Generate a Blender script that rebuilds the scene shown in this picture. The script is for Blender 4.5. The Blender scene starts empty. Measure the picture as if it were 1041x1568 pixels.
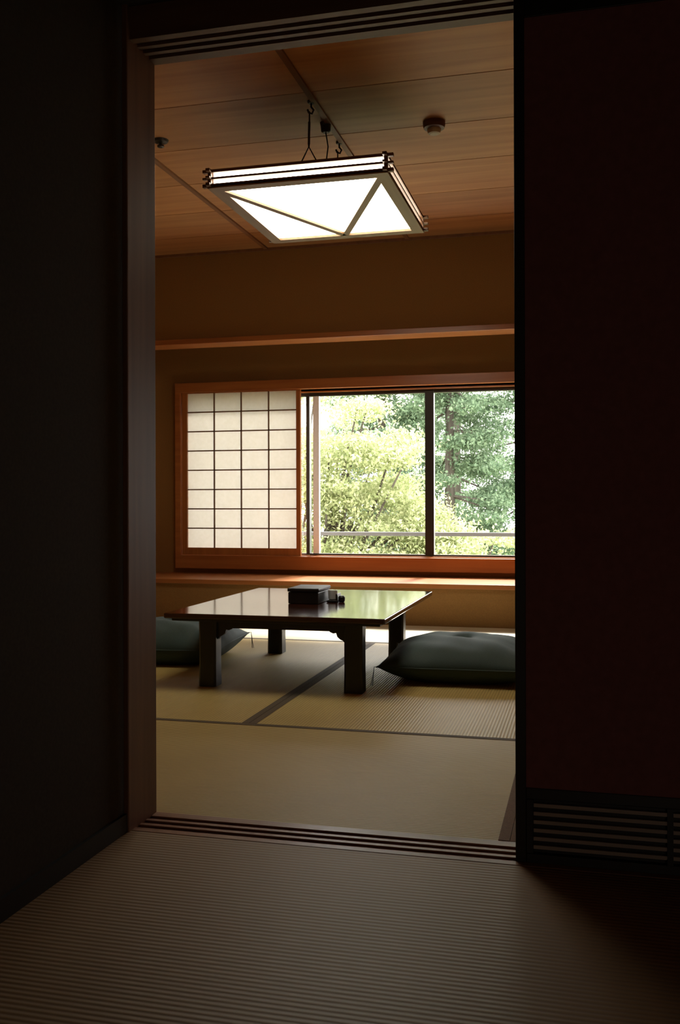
import bpy, bmesh, math, random
import numpy as np
from mathutils import Vector
random.seed(7); rng=np.random.default_rng(7)
S=bpy.context.scene
COL=S.collection
try:
    S.view_settings.view_transform='Standard'
    S.view_settings.look='None'
except Exception as e: print(e)

# ------------------------------------------------------------ materials
def newmat(name):
    m=bpy.data.materials.new(name); m.use_nodes=True
    nt=m.node_tree; b=nt.nodes['Principled BSDF']
    return m,nt,b
def N(nt,t,**k):
    n=nt.nodes.new(t)
    for a,v in k.items(): setattr(n,a,v)
    return n
def ramp(nt,stops):
    r=N(nt,'ShaderNodeValToRGB'); e=r.color_ramp.elements
    e[0].position=stops[0][0]; e[0].color=(*stops[0][1],1)
    e[1].position=stops[-1][0]; e[1].color=(*stops[-1][1],1)
    for p,c in stops[1:-1]:
        x=e.new(p); x.color=(*c,1)
    return r
def wood(name,c1,c2,axis='X',rough=.45,scale=1.0,island=False,coat=0):
    m,nt,b=newmat(name); L=nt.links.new
    tc=N(nt,'ShaderNodeTexCoord'); mp=N(nt,'ShaderNodeMapping')
    s={'X':(1.2,22,22),'Y':(22,1.2,22),'Z':(22,22,1.2)}[axis]
    mp.inputs['Scale'].default_value=[v*scale for v in s]
    L(tc.outputs['Object'],mp.inputs['Vector'])
    n1=N(nt,'ShaderNodeTexNoise'); n1.inputs['Scale'].default_value=1; n1.inputs['Detail'].default_value=6; n1.inputs['Distortion'].default_value=.6
    L(mp.outputs[0],n1.inputs['Vector'])
    r=ramp(nt,[(.3,c1),(.7,c2)]); L(n1.outputs[0],r.inputs[0])
    out=r.outputs[0]
    if island:
        g=N(nt,'ShaderNodeNewGeometry'); mr=N(nt,'ShaderNodeMapRange')
        mr.inputs['To Min'].default_value=.82; mr.inputs['To Max'].default_value=1.15
        L(g.outputs['Random Per Island'],mr.inputs[0])
        hs=N(nt,'ShaderNodeHueSaturation'); L(mr.outputs[0],hs.inputs['Value']); L(out,hs.inputs['Color']); out=hs.outputs[0]
    L(out,b.inputs['Base Color'])
    b.inputs['Roughness'].default_value=rough
    b.inputs['Coat Weight'].default_value=coat; b.inputs['Coat Roughness'].default_value=.1
    bp=N(nt,'ShaderNodeBump'); bp.inputs['Strength'].default_value=.12; bp.inputs['Distance'].default_value=.002
    L(n1.outputs[0],bp.inputs['Height']); L(bp.outputs[0],b.inputs['Normal'])
    return m
def plain(name,c,rough=.5,metal=0,noise=0.1,nscale=60,bump=.1,coat=0):
    m,nt,b=newmat(name); L=nt.links.new
    tc=N(nt,'ShaderNodeTexCoord'); n=N(nt,'ShaderNodeTexNoise'); n.inputs['Scale'].default_value=nscale; n.inputs['Detail'].default_value=5
    L(tc.outputs['Object'],n.inputs['Vector'])
    r=ramp(nt,[(.3,tuple(v*(1-noise) for v in c)),(.7,tuple(min(1,v*(1+noise)) for v in c))])
    L(n.outputs[0],r.inputs[0]); L(r.outputs[0],b.inputs['Base Color'])
    b.inputs['Roughness'].default_value=rough; b.inputs['Metallic'].default_value=metal
    b.inputs['Coat Weight'].default_value=coat
    if bump:
        bp=N(nt,'ShaderNodeBump'); bp.inputs['Strength'].default_value=bump; bp.inputs['Distance'].default_value=.002
        L(n.outputs[0],bp.inputs['Height']); L(bp.outputs[0],b.inputs['Normal'])
    return m
def tatami(name,axis,c1,c2,pitch=.013,rough=.5,rc=.40):
    # axis = direction in which the ridges repeat
    m,nt,b=newmat(name); L=nt.links.new
    tc=N(nt,'ShaderNodeTexCoord'); sp=N(nt,'ShaderNodeSeparateXYZ'); L(tc.outputs['Object'],sp.inputs[0])
    a=N(nt,'ShaderNodeMath',operation='MULTIPLY'); a.inputs[1].default_value=2*math.pi/pitch
    L(sp.outputs[axis],a.inputs[0])
    s=N(nt,'ShaderNodeMath',operation='SINE'); L(a.outputs[0],s.inputs[0])
    mp=N(nt,'ShaderNodeMapping'); sc=[9,9,9]; sc[0 if axis=='X' else 1]=300
    mp.inputs['Scale'].default_value=sc; L(tc.outputs['Object'],mp.inputs[0])
    n=N(nt,'ShaderNodeTexNoise'); n.inputs['Scale'].default_value=1; n.inputs['Detail'].default_value=4; L(mp.outputs[0],n.inputs['Vector'])
    n2=N(nt,'ShaderNodeTexNoise'); n2.inputs['Scale'].default_value=2.2; L(tc.outputs['Object'],n2.inputs['Vector'])
    mr=N(nt,'ShaderNodeMapRange'); mr.inputs[1].default_value=-1; mr.inputs[3].default_value=.0; mr.inputs[4].default_value=rc
    L(s.outputs[0],mr.inputs[0])
    ad=N(nt,'ShaderNodeMath',operation='MULTIPLY_ADD'); ad.inputs[1].default_value=.5; L(n.outputs[0],ad.inputs[0]); L(mr.outputs[0],ad.inputs[2])
    ad2=N(nt,'ShaderNodeMath',operation='MULTIPLY_ADD'); ad2.inputs[1].default_value=.35; L(n2.outputs[0],ad2.inputs[0]); L(ad.outputs[0],ad2.inputs[2])
    r=ramp(nt,[(.2,c1),(.95,c2)]); L(ad2.outputs[0],r.inputs[0]); L(r.outputs[0],b.inputs['Base Color'])
    b.inputs['Roughness'].default_value=rough
    bp=N(nt,'ShaderNodeBump'); bp.inputs['Strength'].default_value=.35; bp.inputs['Distance'].default_value=.0018
    L(s.outputs[0],bp.inputs['Height']); L(bp.outputs[0],b.inputs['Normal'])
    return m
def emis(name,c,st):
    m,nt,b=newmat(name)
    b.inputs['Base Color'].default_value=(*c,1)
    b.inputs['Emission Color'].default_value=(*c,1); b.inputs['Emission Strength'].default_value=st
    return m

M_wall=plain('juraku_wall',(.28,.145,.043),.95,noise=.12,nscale=180,bump=.3)
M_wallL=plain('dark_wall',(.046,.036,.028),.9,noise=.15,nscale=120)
M_wallB=plain('back_room_wall',(.22,.14,.09),.9,noise=.1,nscale=120)
M_frame=wood('orange_wood',(.31,.10,.026),(.42,.155,.044),'X',.3)
M_frameZ=wood('orange_wood_v',(.31,.10,.026),(.42,.155,.044),'Z',.35)
M_lat=wood('lattice_wood',(.16,.09,.05),(.24,.14,.08),'Z',.5)
M_post=wood('post_wood',(.12,.05,.025),(.18,.08,.04),'Z',.5)
M_kamoi=wood('kamoi_wood',(.11,.052,.028),(.17,.085,.045),'X',.45)
M_thr=wood('threshold_wood',(.20,.09,.05),(.30,.15,.085),'X',.35)
M_ceil=wood('cedar_ceiling',(.37,.16,.058),(.52,.26,.105),'X',.5,scale=.6,island=True)
M_ceilb=wood('cedar_batten',(.17,.072,.03),(.24,.105,.045),'Y',.5)
M_black=plain('black_lacquer',(.006,.005,.005),.5,noise=.05,bump=0)
M_fus=plain('fusuma_paper',(.20,.072,.07),.85,noise=.1,nscale=50)
M_slat=wood('slat_wood',(.30,.24,.20),(.40,.33,.28),'X',.5)
M_tatY=tatami('tatami_a','Y',(.29,.20,.06),(.52,.385,.135),rc=.34)
M_tatX=tatami('tatami_b','X',(.29,.205,.06),(.53,.39,.135))
M_tatF_lit=tatami('tatami_far_lit','Y',(.48,.42,.28),(.72,.65,.48),rough=.35)  # far row made paler: window light on the floor is put into the colour
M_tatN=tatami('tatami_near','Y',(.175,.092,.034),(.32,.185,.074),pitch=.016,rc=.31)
M_heri=plain('heri_cloth',(.085,.06,.035),.8,noise=.2,nscale=200)
M_herib=plain('heri_cloth_brown',(.15,.08,.04),.8,noise=.2,nscale=200)
M_lacq=wood('table_lacquer',(.030,.008,.004),(.055,.014,.006),'X',.12,coat=.6)
M_leg=plain('table_leg_black',(.012,.012,.012),.35,noise=.2,nscale=20,bump=0)
M_cush=plain('cushion_cloth',(.030,.055,.047),.75,noise=.12,nscale=300,bump=.3)
M_cord=plain('cushion_cord',(.12,.13,.12),.7)
M_alu=plain('alu_dark',(.035,.03,.027),.4,metal=.3,noise=.05,bump=0)
M_alul=plain('alu_light',(.8,.83,.86),.4,noise=.04,bump=0)
M_rail=plain('rail_grey',(.10,.105,.11),.5,noise=.04,bump=0)
M_lampw=wood('lamp_wood',(.10,.045,.02),(.17,.08,.035),'X',.45)
M_lampw2=wood('lamp_wood_b',(.20,.11,.05),(.28,.16,.08),'Y',.45)
M_glow=emis('lamp_diffuser',(1,.93,.76),10.0)
M_fill_lant=emis('fill_lantern_paper',(1,.80,.62),4.5)  # glow of the added fill light in the near room
M_metal=plain('hook_metal',(.05,.045,.04),.4,metal=.6,bump=0)
M_white=plain('white_plastic',(.55,.5,.42),.5,noise=.03,bump=0)
M_brown=plain('brown_plastic',(.12,.05,.03),.5,noise=.03,bump=0)
M_ceram=plain('ceramic',(.85,.87,.87),.2,noise=.03,bump=0)
M_ground=plain('grass_ground',(.30,.34,.18),.9,noise=.4,nscale=1.5)
M_conc=plain('concrete',(.5,.5,.47),.9,noise=.1,nscale=20)
# paper
m,nt,b=newmat('shoji_paper'); L=nt.links.new
out=nt.nodes['Material Output']; d=N(nt,'ShaderNodeBsdfDiffuse'); t=N(nt,'ShaderNodeBsdfTranslucent'); mx=N(nt,'ShaderNodeMixShader')
tc=N(nt,'ShaderNodeTexCoord'); nn=N(nt,'ShaderNodeTexNoise'); nn.inputs['Scale'].default_value=40; nn.inputs['Detail'].default_value=6
L(tc.outputs['Object'],nn.inputs['Vector'])
rr=ramp(nt,[(.3,(.86,.84,.79)),(.7,(.90,.88,.84))]); L(nn.outputs[0],rr.inputs[0])
L(rr.outputs[0],d.inputs[0]); L(rr.outputs[0],t.inputs[0]); mx.inputs[0].default_value=.28
L(d.outputs[0],mx.inputs[1]); L(t.outputs[0],mx.inputs[2]); L(mx.outputs[0],out.inputs[0]); M_paper=m
# glass (thin)
m,nt,b=newmat('window_glass'); L=nt.links.new
out=nt.nodes['Material Output']; t=N(nt,'ShaderNodeBsdfTransparent'); g=N(nt,'ShaderNodeBsdfGlossy'); g.inputs['Roughness'].default_value=.02
mx=N(nt,'ShaderNodeMixShader'); mx.inputs[0].default_value=.04; L(t.outputs[0],mx.inputs[1]); L(g.outputs[0],mx.inputs[2]); L(mx.outputs[0],out.inputs[0]); M_glass=m
def leafmat(name,c1,c2):
    m,nt,b=newmat(name); L=nt.links.new
    out=nt.nodes['Material Output']; d=N(nt,'ShaderNodeBsdfDiffuse'); t=N(nt,'ShaderNodeBsdfTranslucent'); mx=N(nt,'ShaderNodeMixShader')
    g=N(nt,'ShaderNodeNewGeometry'); rr=ramp(nt,[(0,c1),(1,c2)]); L(g.outputs['Random Per Island'],rr.inputs[0])
    L(rr.outputs[0],d.inputs[0]); L(rr.outputs[0],t.inputs[0]); mx.inputs[0].default_value=.5
    L(d.outputs[0],mx.inputs[1]); L(t.outputs[0],mx.inputs[2]); L(mx.outputs[0],out.inputs[0]); return m
M_leafA=leafmat('leaf_yellowgreen',(.25,.30,.13),(.50,.52,.30))
M_leafB=leafmat('leaf_green',(.09,.145,.085),(.25,.33,.21))
M_bark=wood('bark',(.04,.034,.025),(.09,.075,.06),'Z',.9)

# ------------------------------------------------------------ geometry helpers
def empty(name,loc=(0,0,0)):
    e=bpy.data.objects.new(name,None); e.empty_display_size=.1; COL.objects.link(e); return e
def mesh_obj(name,verts,faces,mats,parent=None,midx=None,smooth=False):
    me=bpy.data.meshes.new(name); me.from_pydata([tuple(v) for v in verts],[],faces)
    for m in (mats if isinstance(mats,(list,tuple)) else [mats]): me.materials.append(m)
    if midx: me.polygons.foreach_set('material_index',midx)
    if smooth: me.polygons.foreach_set('use_smooth',[True]*len(me.polygons))
    me.update()
    o=bpy.data.objects.new(name,me); COL.objects.link(o)
    if parent: o.parent=parent
    return o
BF=[(0,3,2,1),(4,5,6,7),(0,1,5,4),(1,2,6,5),(2,3,7,6),(3,0,4,7)]
def boxes(name,lst,mats,parent=None,bevel=0):
    V=[];F=[];MI=[]
    for bx in lst:
        x0,x1,y0,y1,z0,z1=bx[:6]; mi=bx[6] if len(bx)>6 else 0
        k=len(V)
        V+=[(x0,y0,z0),(x1,y0,z0),(x1,y1,z0),(x0,y1,z0),(x0,y0,z1),(x1,y0,z1),(x1,y1,z1),(x0,y1,z1)]
        F+=[tuple(i+k for i in f) for f in BF]; MI+=[mi]*6
    o=mesh_obj(name,V,F,mats,parent,MI)
    if bevel:
        md=o.modifiers.new('bevel','BEVEL'); md.width=bevel; md.segments=2; md.limit_method='ANGLE'
    return o
def tube(name,pts,rad,mat,parent=None,cyc=False,res=4):
    cu=bpy.data.curves.new(name,'CURVE'); cu.dimensions='3D'; cu.bevel_depth=1.0; cu.bevel_resolution=res
    sp=cu.splines.new('POLY'); sp.points.add(len(pts)-1)
    for i,p in enumerate(pts):
        sp.points[i].co=(*p,1); sp.points[i].radius=rad[i] if isinstance(rad,(list,tuple)) else rad
    sp.use_cyclic_u=cyc; cu.use_fill_caps=True
    cu.materials.append(mat)
    o=bpy.data.objects.new(name,cu); COL.objects.link(o)
    if parent: o.parent=parent
    return o
def lathe(name,c,prof,mat,parent=None,seg=40,midx=None):
    V=[];F=[];MI=[]
    for r,z in prof:
        for i in range(seg):
            a=2*math.pi*i/seg; V.append((c[0]+r*math.cos(a),c[1]+r*math.sin(a),c[2]+z))
    for j in range(len(prof)-1):
        for i in range(seg):
            F.append((j*seg+i,j*seg+(i+1)%seg,(j+1)*seg+(i+1)%seg,(j+1)*seg+i)); MI.append(midx[j] if midx else 0)
    F.append(tuple(range(seg))[::-1]); MI.append(midx[0] if midx else 0)
    F.append(tuple((len(prof)-1)*seg+i for i in range(seg))); MI.append(midx[-1] if midx else 0)
    return mesh_obj(name,V,F,mat,parent,MI,smooth=False)

# ------------------------------------------------------------ room shell
DX0,DX1=-1.207,-.171
XL,XR=-3.9,.9
KZ=2.168; CZ=2.81
boxes('floor',[(-4.0,1.8,-1.7,7.7,-.2,-.055)],[M_conc])
def mat_(x0,x1,y0,y1,mt,heri,hm=None):
    """heri: set of sides among 'xXyY'"""
    w=.030; l=[(x0,x1,y0,y1,-.055,0,0)]
    z0,z1=-.001,.0015
    if 'x' in heri: l.append((x0,x0+w,y0,y1,z0,z1,1))
    if 'X' in heri: l.append((x1-w,x1,y0,y1,z0,z1,1))
    if 'y' in heri: l.append((x0,x1,y0,y0+w,z0,z1,1))
    if 'Y' in heri: l.append((x0,x1,y1-w,y1,z0,z1,1))
    return boxes('tatami_mat',l,[mt,hm or M_heri])
# adjoining (far) room
mat_(-2.22,-.196,2.562,3.672,M_tatY,'Y')
bx=boxes('tatami_mat',[(-.194,.898,2.562,3.672,-.055,0,0),(-.225+.03,-.165,2.562,3.672,-.001,.0015,1)],[M_tatX,M_herib])
boxes('tatami_mat',[(-.226,-.1961,2.562,3.64,.0005,.0022,0)],[M_herib])
mat_(-3.898,-2.222,2.562,3.672,M_tatX,'X')
mat_(-3.898,-1.326,3.674,5.95,M_tatX,'X')
mat_(-1.324,.898,3.674,5.95,M_tatX,'x')
mat_(-3.898,.898,5.952,6.848,M_tatF_lit,'y')
# near room
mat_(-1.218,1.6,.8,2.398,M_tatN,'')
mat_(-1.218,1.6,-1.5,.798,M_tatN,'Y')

# ceiling of the adjoining room
pl=[]; y=2.56+ (4.29-2.56)%.535-.535
yy=y
while yy<7.5:
    a=max(yy+.0035,2.562); b_=min(yy+.535-.0035,7.498)
    if b_>a: pl.append((XL,XR,a,b_,CZ,CZ+.02,0))
    yy+=.535
pl.append((XL-.1,XR+.1,2.45,7.65,CZ+.02,CZ+.1,1))
for bxn in (-3.395,-2.32,-1.245,-.17):
    pl.append((bxn-.014,bxn+.014,2.562,7.498,CZ-.012,CZ+.001,1))
boxes('ceiling',pl,[M_ceil,M_ceilb])
boxes('ceiling.001',[(-1.3,1.7,-1.6,2.399,2.5,2.6)],[M_wallB])

# walls
boxes('wall_left',[(-4.05,XL,2.45,7.65,-.2,2.93)],[M_wall])
boxes('wall_right',[(XR,XR+.1,2.56,7.65,-.2,2.93)],[M_wall])
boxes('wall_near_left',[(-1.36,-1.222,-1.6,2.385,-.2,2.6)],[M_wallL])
boxes('wall_near_right',[(1.602,1.7,-1.6,2.56,-.2,2.6)],[M_wallB])
boxes('wall_near_back',[(-1.36,1.7,-1.7,-1.602,-.2,2.6)],[M_wallB])
boxes('wall_partition',[(-4.05,-1.262,2.40,2.56,-.2,2.93),(-1.262,1.7,2.40,2.56,KZ+.09,2.93)],[M_wall])
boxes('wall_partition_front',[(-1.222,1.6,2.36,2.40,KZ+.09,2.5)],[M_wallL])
# window wall (y 7.5)
WX0,WX1,WZ0,WZ1=-3.30,-.20,.45,1.80
boxes('wall_window',[(XL,WX0,7.5,7.64,-.2,2.93),(WX1,XR,7.5,7.64,-.2,2.93),(WX0,WX1,7.5,7.64,WZ1,2.93),(WX0,WX1,7.5,7.64,-.2,WZ0)],[M_wall])
# hanging wall and beam
boxes('wall_hanging',[(XL,XR,6.85,6.95,2.15,CZ)],[M_wall])
boxes('trim_1',[(XL,XR,6.82,7.03,2.11,2.15)],[M_frame],bevel=.003)
# low shelf under window
sh=empty('window_shelf')
boxes('shelf_board',[(XL,XR,6.84,7.5,.272,.306)],[M_frame],sh,bevel=.004)
boxes('shelf_front_panel',[(XL,XR,6.88,6.92,-.05,.272)],[M_wall],sh)
# cornice line at ceiling
boxes('trim_2',[(XL,XR,6.835,6.85,CZ-.02,CZ)],[M_ceilb])
# baseboard for near room left wall
boxes('baseboard_left',[(-1.222,-1.212,-1.6,2.385,0,.05)],[M_black])

# door post, lintel, threshold
boxes('trim_3',[(-1.262,DX0,2.385,2.56,-.05,KZ+.10)],[M_post],bevel=.003)
boxes('trim_4',[(DX0,1.6,2.40,2.425,KZ,KZ+.1),(DX0,1.6,2.447,2.462,KZ,KZ+.1),(DX0,1.6,2.425,2.447,KZ+.010,KZ+.1),(DX0,1.6,2.484,2.50,KZ,KZ+.1),(DX0,1.6,2.462,2.484,KZ+.010,KZ+.1),(DX0,1.6,2.522,2.56,KZ,KZ+.1),(DX0,1.6,2.50,2.522,KZ+.010,KZ+.1)],[M_kamoi])
boxes('trim_5',[(DX0,1.6,2.40,2.56,-.055,-.005)]+[(DX0,1.6,a,b,-.006,.001) for a,b in ((2.40,2.424),(2.448,2.462),(2.486,2.500),(2.524,2.56))],[M_thr])

# fusuma doors at right
def fusuma(name,x0,x1,y0):
    e=empty(name); y1=y0+.022; zt=KZ+.004; zb=-.002
    boxes('frame',[(x0,x0+.026,y0,y1,zb,zt),(x1-.026,x1,y0,y1,zb,zt),(x0+.026,x1-.026,y0,y1,2.105,zt),(x0+.026,x1-.026,y0,y1,zb,.022),(x0+.026,x1-.026,y0,y1,.158,.186),(x0+.026,x0+.044,y0,y1,.022,.158),(x1-.044,x1-.026,y0,y1,.022,.158)],[M_black],e,bevel=.002)
    boxes('panel',[(x0+.026,x1-.026,y0+.003,y1-.003,.186,2.105)],[M_fus],e)
    sl=[]; 
    for i in range(6):
        z=.034+i*.0208; sl.append((x0+.044,x1-.044,y0+.004,y1-.006,z,z+.009,0))
    xm=x0+.36; sl.append((xm,xm+.014,y0+.001,y1-.001,.022,.158,1))
    boxes('louver_slats',sl,[M_slat,M_black],e)
    boxes('louver_backing',[(x0+.03,x1-.03,y1-.004,y1-.001,.018,.162)],[M_black],e)
fusuma('door_1',-.171,.74,2.4255)
fusuma('door_2',.70,1.60,2.4625)

# added andon-shaped fill light, unseen behind the viewer, lifting fusuma and louver
an=empty('added_fill_lantern')
ax_,ay_=.95,-1.25
boxes('fill_lantern_paper',[(ax_-.14,ax_+.14,ay_-.14,ay_+.14,.07,.62)],[M_fill_lant],an)
boxes('fill_lantern_frame',[(ax_+a-.009,ax_+a+.009,ay_+b-.009,ay_+b+.009,0,.65) for a in (-.145,.145) for b in (-.145,.145)]+[(ax_-.154,ax_+.154,ay_-.154,ay_+.154,.045,.065),(ax_-.154,ax_+.154,ay_-.154,ay_+.154,.63,.645)],[M_black],an)

# ------------------------------------------------------------ window
w=empty('window_1')
# wooden surround
boxes('surround',[(-3.335,-.15,7.44,7.52,1.815,1.895),(-3.335,-.15,7.44,7.52,.345,.455),(-3.335,-3.285,7.44,7.52,.455,1.815),(-.21,-.15,7.44,7.52,.455,1.815)],[M_frame],w,bevel=.003)
boxes('inner_rail',[(-3.285,-.21,7.50,7.53,1.79,1.815),(-3.285,-.21,7.50,7.53,.455,.462)],[M_frame],w)
ay0,ay1=7.56,7.61
fr=[(WX0,WX1,ay0,ay1,1.765,1.80),(WX0,WX1,ay0,ay1,.45,.475)]
for xm in (-3.30,-2.22,-1.235,-.235):
    ww=.028 if xm!=-1.235 else .07
    fr.append((xm,xm+ww,ay0-.01,ay1,.45,1.80))
boxes('sash_frame',fr,[M_alu],w)
boxes('sash_stile',[(-2.165,-2.115,ay0+.005,ay1-.005,.475,1.765)],[M_alul],w)
boxes('glass',[(WX0,WX1,ay0+.024,ay0+.028,.47,1.77)],[M_glass],w)

# shoji
s=empty('shoji_screen')
sx0,sx1,sz0,sz1=-3.235,-2.28,.518,1.812
sy0,sy1=7.465,7.495
boxes('shoji_frame',[(sx0-.045,sx0,sy0,sy1,.457,1.8145),(sx1,sx1+.035,sy0,sy1,.457,1.8145),(sx0,sx1,sy0,sy1,.457,sz0),(sx0,sx1,sy0,sy1,sz1-.004,1.8145)],[M_frameZ],s)
k=[]
for i in range(1,4):
    x=sx0+(sx1-sx0)*i/4; k.append((x-.005,x+.005,sy0+.006,sy1-.012,sz0,sz1))
for i in range(1,8):
    z=sz0+(sz1-sz0)*i/8; k.append((sx0,sx1,sy0+.006,sy1-.012,z-.005,z+.005))
boxes('shoji_lattice',k,[M_lat],s)
boxes('shoji_paper',[(sx0,sx1,sy1-.011,sy1-.0105,sz0,sz1)],[M_paper],s)

# ------------------------------------------------------------ low table
t=empty('low_table')
tx0,tx1,ty0,ty1,tz=-1.99,-.89,4.30,5.70,.36
o=boxes('table_top',[(tx0,tx1,ty0,ty1,tz-.026,tz)],[M_lacq],t)
md=o.modifiers.new('b','BEVEL'); md.width=.006; md.segments=3
boxes('table_top_underlay',[(tx0+.03,tx1-.03,ty0+.03,ty1-.03,tz-.04,tz-.026)],[M_leg],t,bevel=.003)
lx=[-1.785,-1.055]; ly=[4.395,5.44]; hw=.045
boxes('apron',[(lx[0]-.02,lx[1]+.02,ly[0]-.012,ly[0]+.012,tz-.075,tz-.04),(lx[0]-.02,lx[1]+.02,ly[1]-.012,ly[1]+.012,tz-.075,tz-.04),(lx[0]-.012,lx[0]+.012,ly[0],ly[1],tz-.075,tz-.04),(lx[1]-.012,lx[1]+.012,ly[0],ly[1],tz-.075,tz-.04)],[M_leg],t)
prof=[(0,0),(.125,0),(.12,-.018),(.105,-.028),(.088,-.026),(.078,-.038),(.062,-.045),(.048,-.042),(.042,-.06),(.028,-.072),(.014,-.078),(0,-.095)]
n=0
for i,X in enumerate(lx):
    for j,Y in enumerate(ly):
        n+=1
        # leg, very slightly waisted
        V=[];F=[]
        for z,h in ((0.002,hw),(.02,hw),(.10,hw*.965),(.24,hw*.965),(tz-.04,hw)):
            c=h*.22
            ring=[(-h+c,-h),(h-c,-h),(h,-h+c),(h,h-c),(h-c,h),(-h+c,h),(-h,h-c),(-h,-h+c)]
            V+=[(X+a,Y+b,z) for a,b in ring]
        for q in range(4):
            for p in range(8): F.append((q*8+p,q*8+(p+1)%8,(q+1)*8+(p+1)%8,(q+1)*8+p))
        F.append(tuple(range(8))[::-1]); F.append(tuple(32+p for p in range(8)))
        mesh_obj('leg_%d'%n,V,F,M_leg,t)
        sx=1 if i==0 else -1; sy=1 if j==0 else -1
        for ax in (0,1):
            V=[];th=.014
            for d_ in (-th,th):
                for a,zz in prof:
                    if ax==0: V.append((X+sx*(hw*.9+a),Y+d_,tz-.04+zz))
                    else: V.append((X+d_,Y+sy*(hw*.9+a),tz-.04+zz))
            m_=len(prof); F=[tuple(range(m_)),tuple(range(m_,2*m_))[::-1]]+[(p,(p+1)%m_,m_+(p+1)%m_,m_+p) for p in range(m_)]
            ob=mesh_obj('bracket_%d_%d'%(n,ax+1),V,F,M_leg,t)
# things on the table
tb=empty('lacquer_tissue_box')
bx0,bx1,by0,by1=-1.525,-1.36,4.84,5.08
boxes('box_body',[(bx0,bx1,by0,by1,tz+.001,tz+.062)],[M_black],tb,bevel=.004)
boxes('box_lid',[(bx0-.004,bx1+.004,by0-.004,by1+.004,tz+.064,tz+.082)],[M_black],tb,bevel=.005)
at=empty('ashtray_set')
boxes('tray',[(-1.345,-1.285,4.95,5.09,tz+.001,tz+.010)],[M_black],at,bevel=.003)
lathe('cup',(-1.325,5.01,tz+.010),[(.016,0),(.024,.004),(.026,.05),(.022,.05),(.02,.012)],[M_ceram],at,seg=28)
boxes('lighter',[(-1.297,-1.287,4.96,5.04,tz+.010,tz+.045)],[M_metal],at,bevel=.002)
lathe('knob',(-1.268,4.98,tz+.001),[(.014,0),(.018,.008),(.018,.026),(.012,.034)],[M_black],at,seg=24)

# ------------------------------------------------------------ floor cushions
def cushion(cx,cy,half,T,rot,base_lift=0.0):
    e=empty('floor_cushion'); n=44
    V=[];F=[]; ca,sa=math.cos(rot),math.sin(rot)
    def P(u,v,side):
        ax,ay=abs(u),abs(v)
        pin=1-.06*(1-ay**2)*ax**3; piny=1-.06*(1-ax**2)*ay**3
        x=u*half*pin; y=v*half*piny
        h=((1-ax**2.6)**.55)*((1-ay**2.6)**.55)
        wr=.006*math.sin(9*u+4*v)*math.sin(7*v-3*u)*h + .005*math.sin(23*math.atan2(v,u))*(max(ax,ay)**3)*h
        mid=.42*T+.03*(ax*ay)**3*T
        if side>0: z=mid+(T-mid)*h+wr - .22*T*math.exp(-(u*u+v*v)/.012)
        else: z=mid-mid*min(1,h*1.35)
        return (cx+ca*x-sa*y,cy+sa*x+ca*y,max(0.003,z)+base_lift)
    for side in (1,-1):
        k=len(V)
        for i in range(n+1):
            for j in range(n+1):
                u=math.sin((i/n*2-1)*math.pi/2); v=math.sin((j/n*2-1)*math.pi/2)
                V.append(P(u,v,side))
        for i in range(n):
            for j in range(n):
                f=(k+i*(n+1)+j,k+(i+1)*(n+1)+j,k+(i+1)*(n+1)+j+1,k+i*(n+1)+j+1)
                F.append(f if side>0 else f[::-1])
    o=mesh_obj('cushion_body',V,F,M_cush,e,smooth=True)
    bm=bmesh.new(); bm.from_mesh(o.data); bmesh.ops.remove_doubles(bm,verts=bm.verts,dist=.0008); bm.to_mesh(o.data); bm.free()
    pts=[]
    for a in np.linspace(-1,1,24)[:-1]: pts.append(P(a,-1,1))
    for a in np.linspace(-1,1,24)[:-1]: pts.append(P(1,a,1))
    for a in np.linspace(1,-1,24)[:-1]: pts.append(P(a,1,1))
    for a in np.linspace(1,-1,24)[:-1]: pts.append(P(-1,a,1))
    tube('seam',pts,.0035,M_cush,e,cyc=True)
    q=0
    for u,v in ((-1,-1),(1,-1),(1,1),(-1,1)):
        p=Vector(P(u,v,1)); dx=(p-Vector((cx,cy,p.z))).normalized()
        for s_ in range(3):
            q+=1; off=Vector((random.uniform(-.01,.01),random.uniform(-.01,.01),0))
            tube('tassel_%d'%q,[p,p+dx*.014+Vector((0,0,.002)),p+dx*.02+off*.6+Vector((0,0,-p.z*.5)),p+dx*.026+off*1.6+Vector((0,0,-p.z+.006))],.0016,M_cord,e,res=2)
    return e
cushion(-.62,4.98,.39,.205,math.radians(3))
cushion(-2.31,5.13,.36,.225,math.radians(6))

# ------------------------------------------------------------ ceiling lamp
l=empty('pendant_lamp')
X0,X1,Y0,Y1=-1.70,-.845,4.165,5.15; zb=2.358
bt=.014
def ring(z0,z1,ext,wd,mats,name,mi=0):
    boxes(name,[(X0-ext,X1+ext,Y0,Y0+wd,z0,z1),(X0-ext,X1+ext,Y1-wd,Y1,z0,z1),(X0,X0+wd,Y0-ext,Y1+ext,z0+.0005,z1-.0005),(X1-wd,X1,Y0-ext,Y1+ext,z0+.0005,z1-.0005)],mats,l,bevel=.001)
ring(zb+.074,zb+.088,.025,.02,[M_lampw],'rail_top')
ring(zb+.042,zb+.052,.025,.02,[M_lampw],'rail_mid')
ring(zb+.006,zb+.022,.025,.02,[M_lampw],'rail_low')
boxes('corner_posts',[(a,a+.016,b,b+.016,zb+.004,zb+.086) for a in (X0+.001,X1-.017) for b in (Y0+.001,Y1-.017)],[M_lampw],l)
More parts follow.
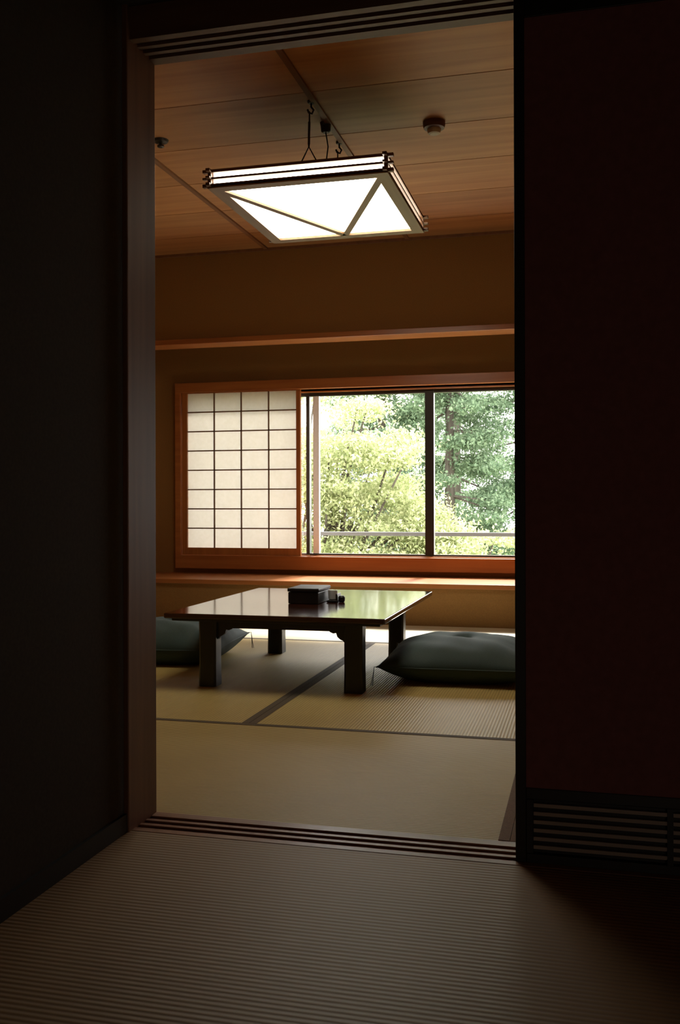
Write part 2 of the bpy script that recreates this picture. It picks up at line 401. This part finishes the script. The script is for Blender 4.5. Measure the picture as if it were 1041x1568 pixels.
# bottom frame border
bw=.058
boxes('bottom_frame',[(X0,X1,Y0,Y0+bw,zb,zb+.012),(X0,X1,Y1-bw,Y1,zb,zb+.012),(X0,X0+bw,Y0+bw,Y1-bw,zb,zb+.012),(X1-bw,X1,Y0+bw,Y1-bw,zb,zb+.012)],[M_lampw2],l)
def bar(name,a,b_,wd,z0,z1,mat):
    a=Vector((*a,0)); b_=Vector((*b_,0)); d=(b_-a).normalized(); nrm=Vector((-d.y,d.x,0))*wd/2
    ps=[a-nrm,b_-nrm,b_+nrm,a+nrm]; V=[(p.x,p.y,z0) for p in ps]+[(p.x,p.y,z1) for p in ps]
    return mesh_obj(name,V,BF,mat,l)
cxm=(X0+X1)/2
bar('muntin_1',(X0+bw-.03,Y0+bw-.03),(cxm,Y1-bw+.01),.034,zb+.0005,zb+.0115,M_lampw2)
bar('muntin_2',(X1-bw+.03,Y0+bw-.03),(cxm,Y1-bw+.01),.034,zb+.0005,zb+.0115,M_lampw2)
boxes('diffuser',[(X0+.022,X1-.022,Y0+.022,Y1-.022,zb+.0125,zb+.078)],[M_glow],l)
boxes('lamp_cover',[(X0+.02,X1-.02,Y0+.02,Y1-.02,zb+.0785,zb+.086)],[M_lampw],l)
boxes('lamp_crossbar',[(cxm-.08,cxm+.08,4.37,4.40,zb+.086,zb+.094),(cxm-.08,cxm+.08,4.91,4.94,zb+.086,zb+.094)],[M_metal],l)
for i,Y in enumerate((4.387,4.925)):
    zt=zb+.094
    tube('hook_%d'%(i+1),[(cxm+.012,Y,CZ-.002),(cxm+.012,Y,CZ-.03),(cxm+.024,Y,CZ-.045),(cxm+.016,Y,CZ-.062),(cxm,Y,CZ-.055),(cxm-.006,Y,CZ-.04)],.005,M_metal,l)
    lathe('hook_plate_%d'%(i+1),(cxm+.012,Y,CZ-.013),[(.014,0),(.018,.006),(.018,.0125)],[M_metal],l,seg=20)
    tube('rod_%d'%(i+1),[(cxm+.004,Y,CZ-.05),(cxm,Y,zt+.14)],[.0035,.0045],M_metal,l)
    tube('rod_sleeve_%d'%(i+1),[(cxm+.002,Y,CZ-.10),(cxm,Y,zt+.15)],.006,M_metal,l)
    tube('yoke_%d'%(i+1),[(cxm-.075,Y,zt),(cxm,Y,zt+.14),(cxm+.075,Y,zt)],.0045,M_metal,l)
lathe('ceiling_socket',(cxm+.01,4.66,CZ-.05),[(.016,0),(.024,.006),(.026,.035),(.03,.0495)],[M_metal],l,seg=24)
tube('cord',[(cxm+.01,4.66,CZ-.05),(cxm+.02,4.665,CZ-.12),(cxm+.005,4.67,CZ-.22),(cxm,4.68,zb+.087)],.0035,M_metal,l)

# detectors
dt=lathe('smoke_detector',(-.733,4.79,CZ-.062),[(.020,0),(.030,.004),(.034,.016),(.036,.026),(.052,.030),(.056,.044),(.056,.061)],[M_brown,M_white],None,seg=40,midx=[1,1,1,0,0,0,0])
lathe('ceiling_sprinkler',(-2.165,4.66,CZ-.040),[(.010,0),(.018,.003),(.018,.010),(.008,.012),(.008,.024),(.036,.028),(.042,.0395)],[M_metal],None,seg=32)

# ------------------------------------------------------------ outside
boxes('ground',[(-40,30,7.8,70,-4.3,-4.2)],[M_ground])
rl=empty('balcony_railing')
boxes('balcony_slab',[(-5,1.5,7.64,8.75,-.35,-.2)],[M_conc],rl)
boxes('top_rail',[(-5,1.5,8.58,8.63,.585,.620)],[M_rail],rl,bevel=.004)
boxes('posts',[(x,x+.04,8.585,8.625,-.2,.585) for x in (-4.4,-2.75,.2)],[M_rail],rl)
boxes('lower_rail',[(-5,1.5,8.59,8.62,-.1,-.06)],[M_rail],rl)

def leaves(name,blobs,dens,size,mat,parent,droop=0):
    P=[];
    for (c,r) in blobs:
        n=int(dens*r[0]*r[1]*r[2]**.5) if hasattr(r,'__len__') else int(dens*r*r)
        rr=np.array(r if hasattr(r,'__len__') else (r,r,r))
        d=rng.normal(size=(n,3)); d/=np.linalg.norm(d,axis=1)[:,None]
        rad=rng.uniform(.05,1.0,size=(n,1))**.5
        rad=rad*(1+.25*rng.normal(size=(n,1))*(rad>.8))
        P.append(np.array(c)+d*rad*rr)
    P=np.concatenate(P); n=len(P)
    a=rng.normal(size=(n,3)); a/=np.linalg.norm(a,axis=1)[:,None]
    b=rng.normal(size=(n,3)); b-= (b*a).sum(1)[:,None]*a; b/=np.linalg.norm(b,axis=1)[:,None]
    s=size*rng.uniform(.6,1.3,size=(n,1))
    V=np.stack([P-a*s,P+b*s*.5,P+a*s,P-b*s*.5],1).reshape(-1,3)
    me=bpy.data.meshes.new(name); me.vertices.add(4*n); me.vertices.foreach_set('co',V.astype(np.float32).ravel())
    me.loops.add(4*n); me.loops.foreach_set('vertex_index',np.arange(4*n,dtype=np.int32))
    me.polygons.add(n); me.polygons.foreach_set('loop_start',np.arange(0,4*n,4,dtype=np.int32))
    me.update(); me.validate(); me.materials.append(mat)
    o=bpy.data.objects.new(name,me); COL.objects.link(o); o.parent=parent; return o
def broadleaf(name,base,crown,R,nb,dens,size,zlim=None):
    e=empty(name); blobs=[]
    for i in range(nb):
        d=rng.normal(size=3); d/=np.linalg.norm(d); q=rng.uniform(.2,1)**.45
        c=np.array(crown)+d*q*np.array(R)
        r=rng.uniform(.18,.46); blobs.append((c,(r*1.3,r*1.3,r*.5)))
    leaves('foliage',blobs,dens,size,M_leafA,e)
    bs=Vector(base); cr=Vector(crown); fork=bs.lerp(cr,.62)+Vector((0,-.5,0))
    tube('trunk',[bs,bs.lerp(fork,.5)+Vector((.1,0,0)),fork],[.2,.15,.11],M_bark,e)
    for i,(c,r) in enumerate(blobs):
        if i%2: continue
        c=Vector(c); mid=fork.lerp(c,.5)+Vector((random.uniform(-.2,.2),random.uniform(-.2,.2),random.uniform(-.1,.25)))
        tube('branch_%d'%i,[fork,fork.lerp(mid,.5)+Vector((0,0,-.05)),mid,c],[.06,.04,.028,.01],M_bark,e,res=2)
    return e
broadleaf('maple_tree',(-4.1,13.6,-4.2),(-3.65,13.2,.60),(2.0,1.3,1.85),150,8500,.030)
broadleaf('maple_tree',(-1.6,12.6,-4.2),(-1.5,12.4,-1.0),(1.7,1.2,1.75),90,9500,.030)
def conifer(name,base,h,R,nt_,dens):
    e=empty(name); blobs=[]
    tube('trunk',[base,(base[0],base[1],base[2]+h)],[.17,.04],M_bark,e)
    q=0
    for i in range(nt_):
        f=(i+.5)/nt_; z=base[2]+h*(.28+.70*f); rr=R*(1-f)**.6+.25
        for j in range(5):
            a=random.uniform(0,6.28); d=rr*random.uniform(.35,1)
            c=(base[0]+d*math.cos(a),base[1]+d*math.sin(a),z+random.uniform(-.25,.25)-.2*d)
            blobs.append((c,(random.uniform(.35,.6),random.uniform(.35,.6),random.uniform(.14,.26))))
            q+=1
            if q%2: tube('branch_%d'%q,[(base[0],base[1],z+.1),c],[.03,.01],M_bark,e,res=1)
    leaves('needles',blobs,dens,.042,M_leafB,e)
    return e
conifer('cedar_tree',(-2.75,20,-4.2),11,1.3,17,6200)
conifer('cedar_tree',(-1.35,21,-4.2),11.5,1.2,17,4600)
conifer('cedar_tree',(-4.3,20.5,-4.2),10.5,1.3,17,6600)
conifer('cedar_tree',(-.2,24,-4.2),11,1.4,16,5200)
conifer('cedar_tree',(-3.5,27,-4.2),11,1.8,16,5200)

# ------------------------------------------------------------ light
W=bpy.data.worlds.new('overcast_sky'); S.world=W; W.use_nodes=True
nt=W.node_tree; bg=nt.nodes['Background']; tc=N(nt,'ShaderNodeTexCoord'); sp=N(nt,'ShaderNodeSeparateXYZ'); nt.links.new(tc.outputs['Generated'],sp.inputs[0])
rp=ramp(nt,[(0,(.55,.55,.40)),(.5,(1,.97,.92)),(1,(.95,.96,1))]); mr=N(nt,'ShaderNodeMapRange'); mr.inputs[1].default_value=-1
nt.links.new(sp.outputs[2],mr.inputs[0]); nt.links.new(mr.outputs[0],rp.inputs[0]); nt.links.new(rp.outputs[0],bg.inputs[0]); bg.inputs[1].default_value=8.7
sd=bpy.data.lights.new('sun','SUN'); sd.energy=16.0; sd.angle=math.radians(9); sd.color=(1,.96,.88)
so=bpy.data.objects.new('sun',sd); COL.objects.link(so); so.location=(0,20,20)
so.rotation_euler=Vector((-.10,-math.cos(math.radians(49)),-math.sin(math.radians(49)))).to_track_quat('-Z','Y').to_euler()
pd=bpy.data.lights.new('window_portal','AREA'); pd.shape='RECTANGLE'; pd.size=3.1; pd.size_y=1.35
po=bpy.data.objects.new('window_portal',pd); COL.objects.link(po); po.location=(-1.75,7.66,1.125); po.rotation_euler=(math.radians(-90),0,0)
pd.cycles.is_portal=True

# ------------------------------------------------------------ camera
cd=bpy.data.cameras.new('camera'); cam=bpy.data.objects.new('camera',cd); COL.objects.link(cam)
cam.location=(0,0,.9); cam.rotation_euler=(math.radians(90),math.radians(.15),math.radians(14.4))
cd.lens=33.66; cd.sensor_width=36; cd.sensor_fit='AUTO'; cd.shift_y=-.0102; cd.shift_x=.0005; cd.clip_start=.05
S.camera=cam
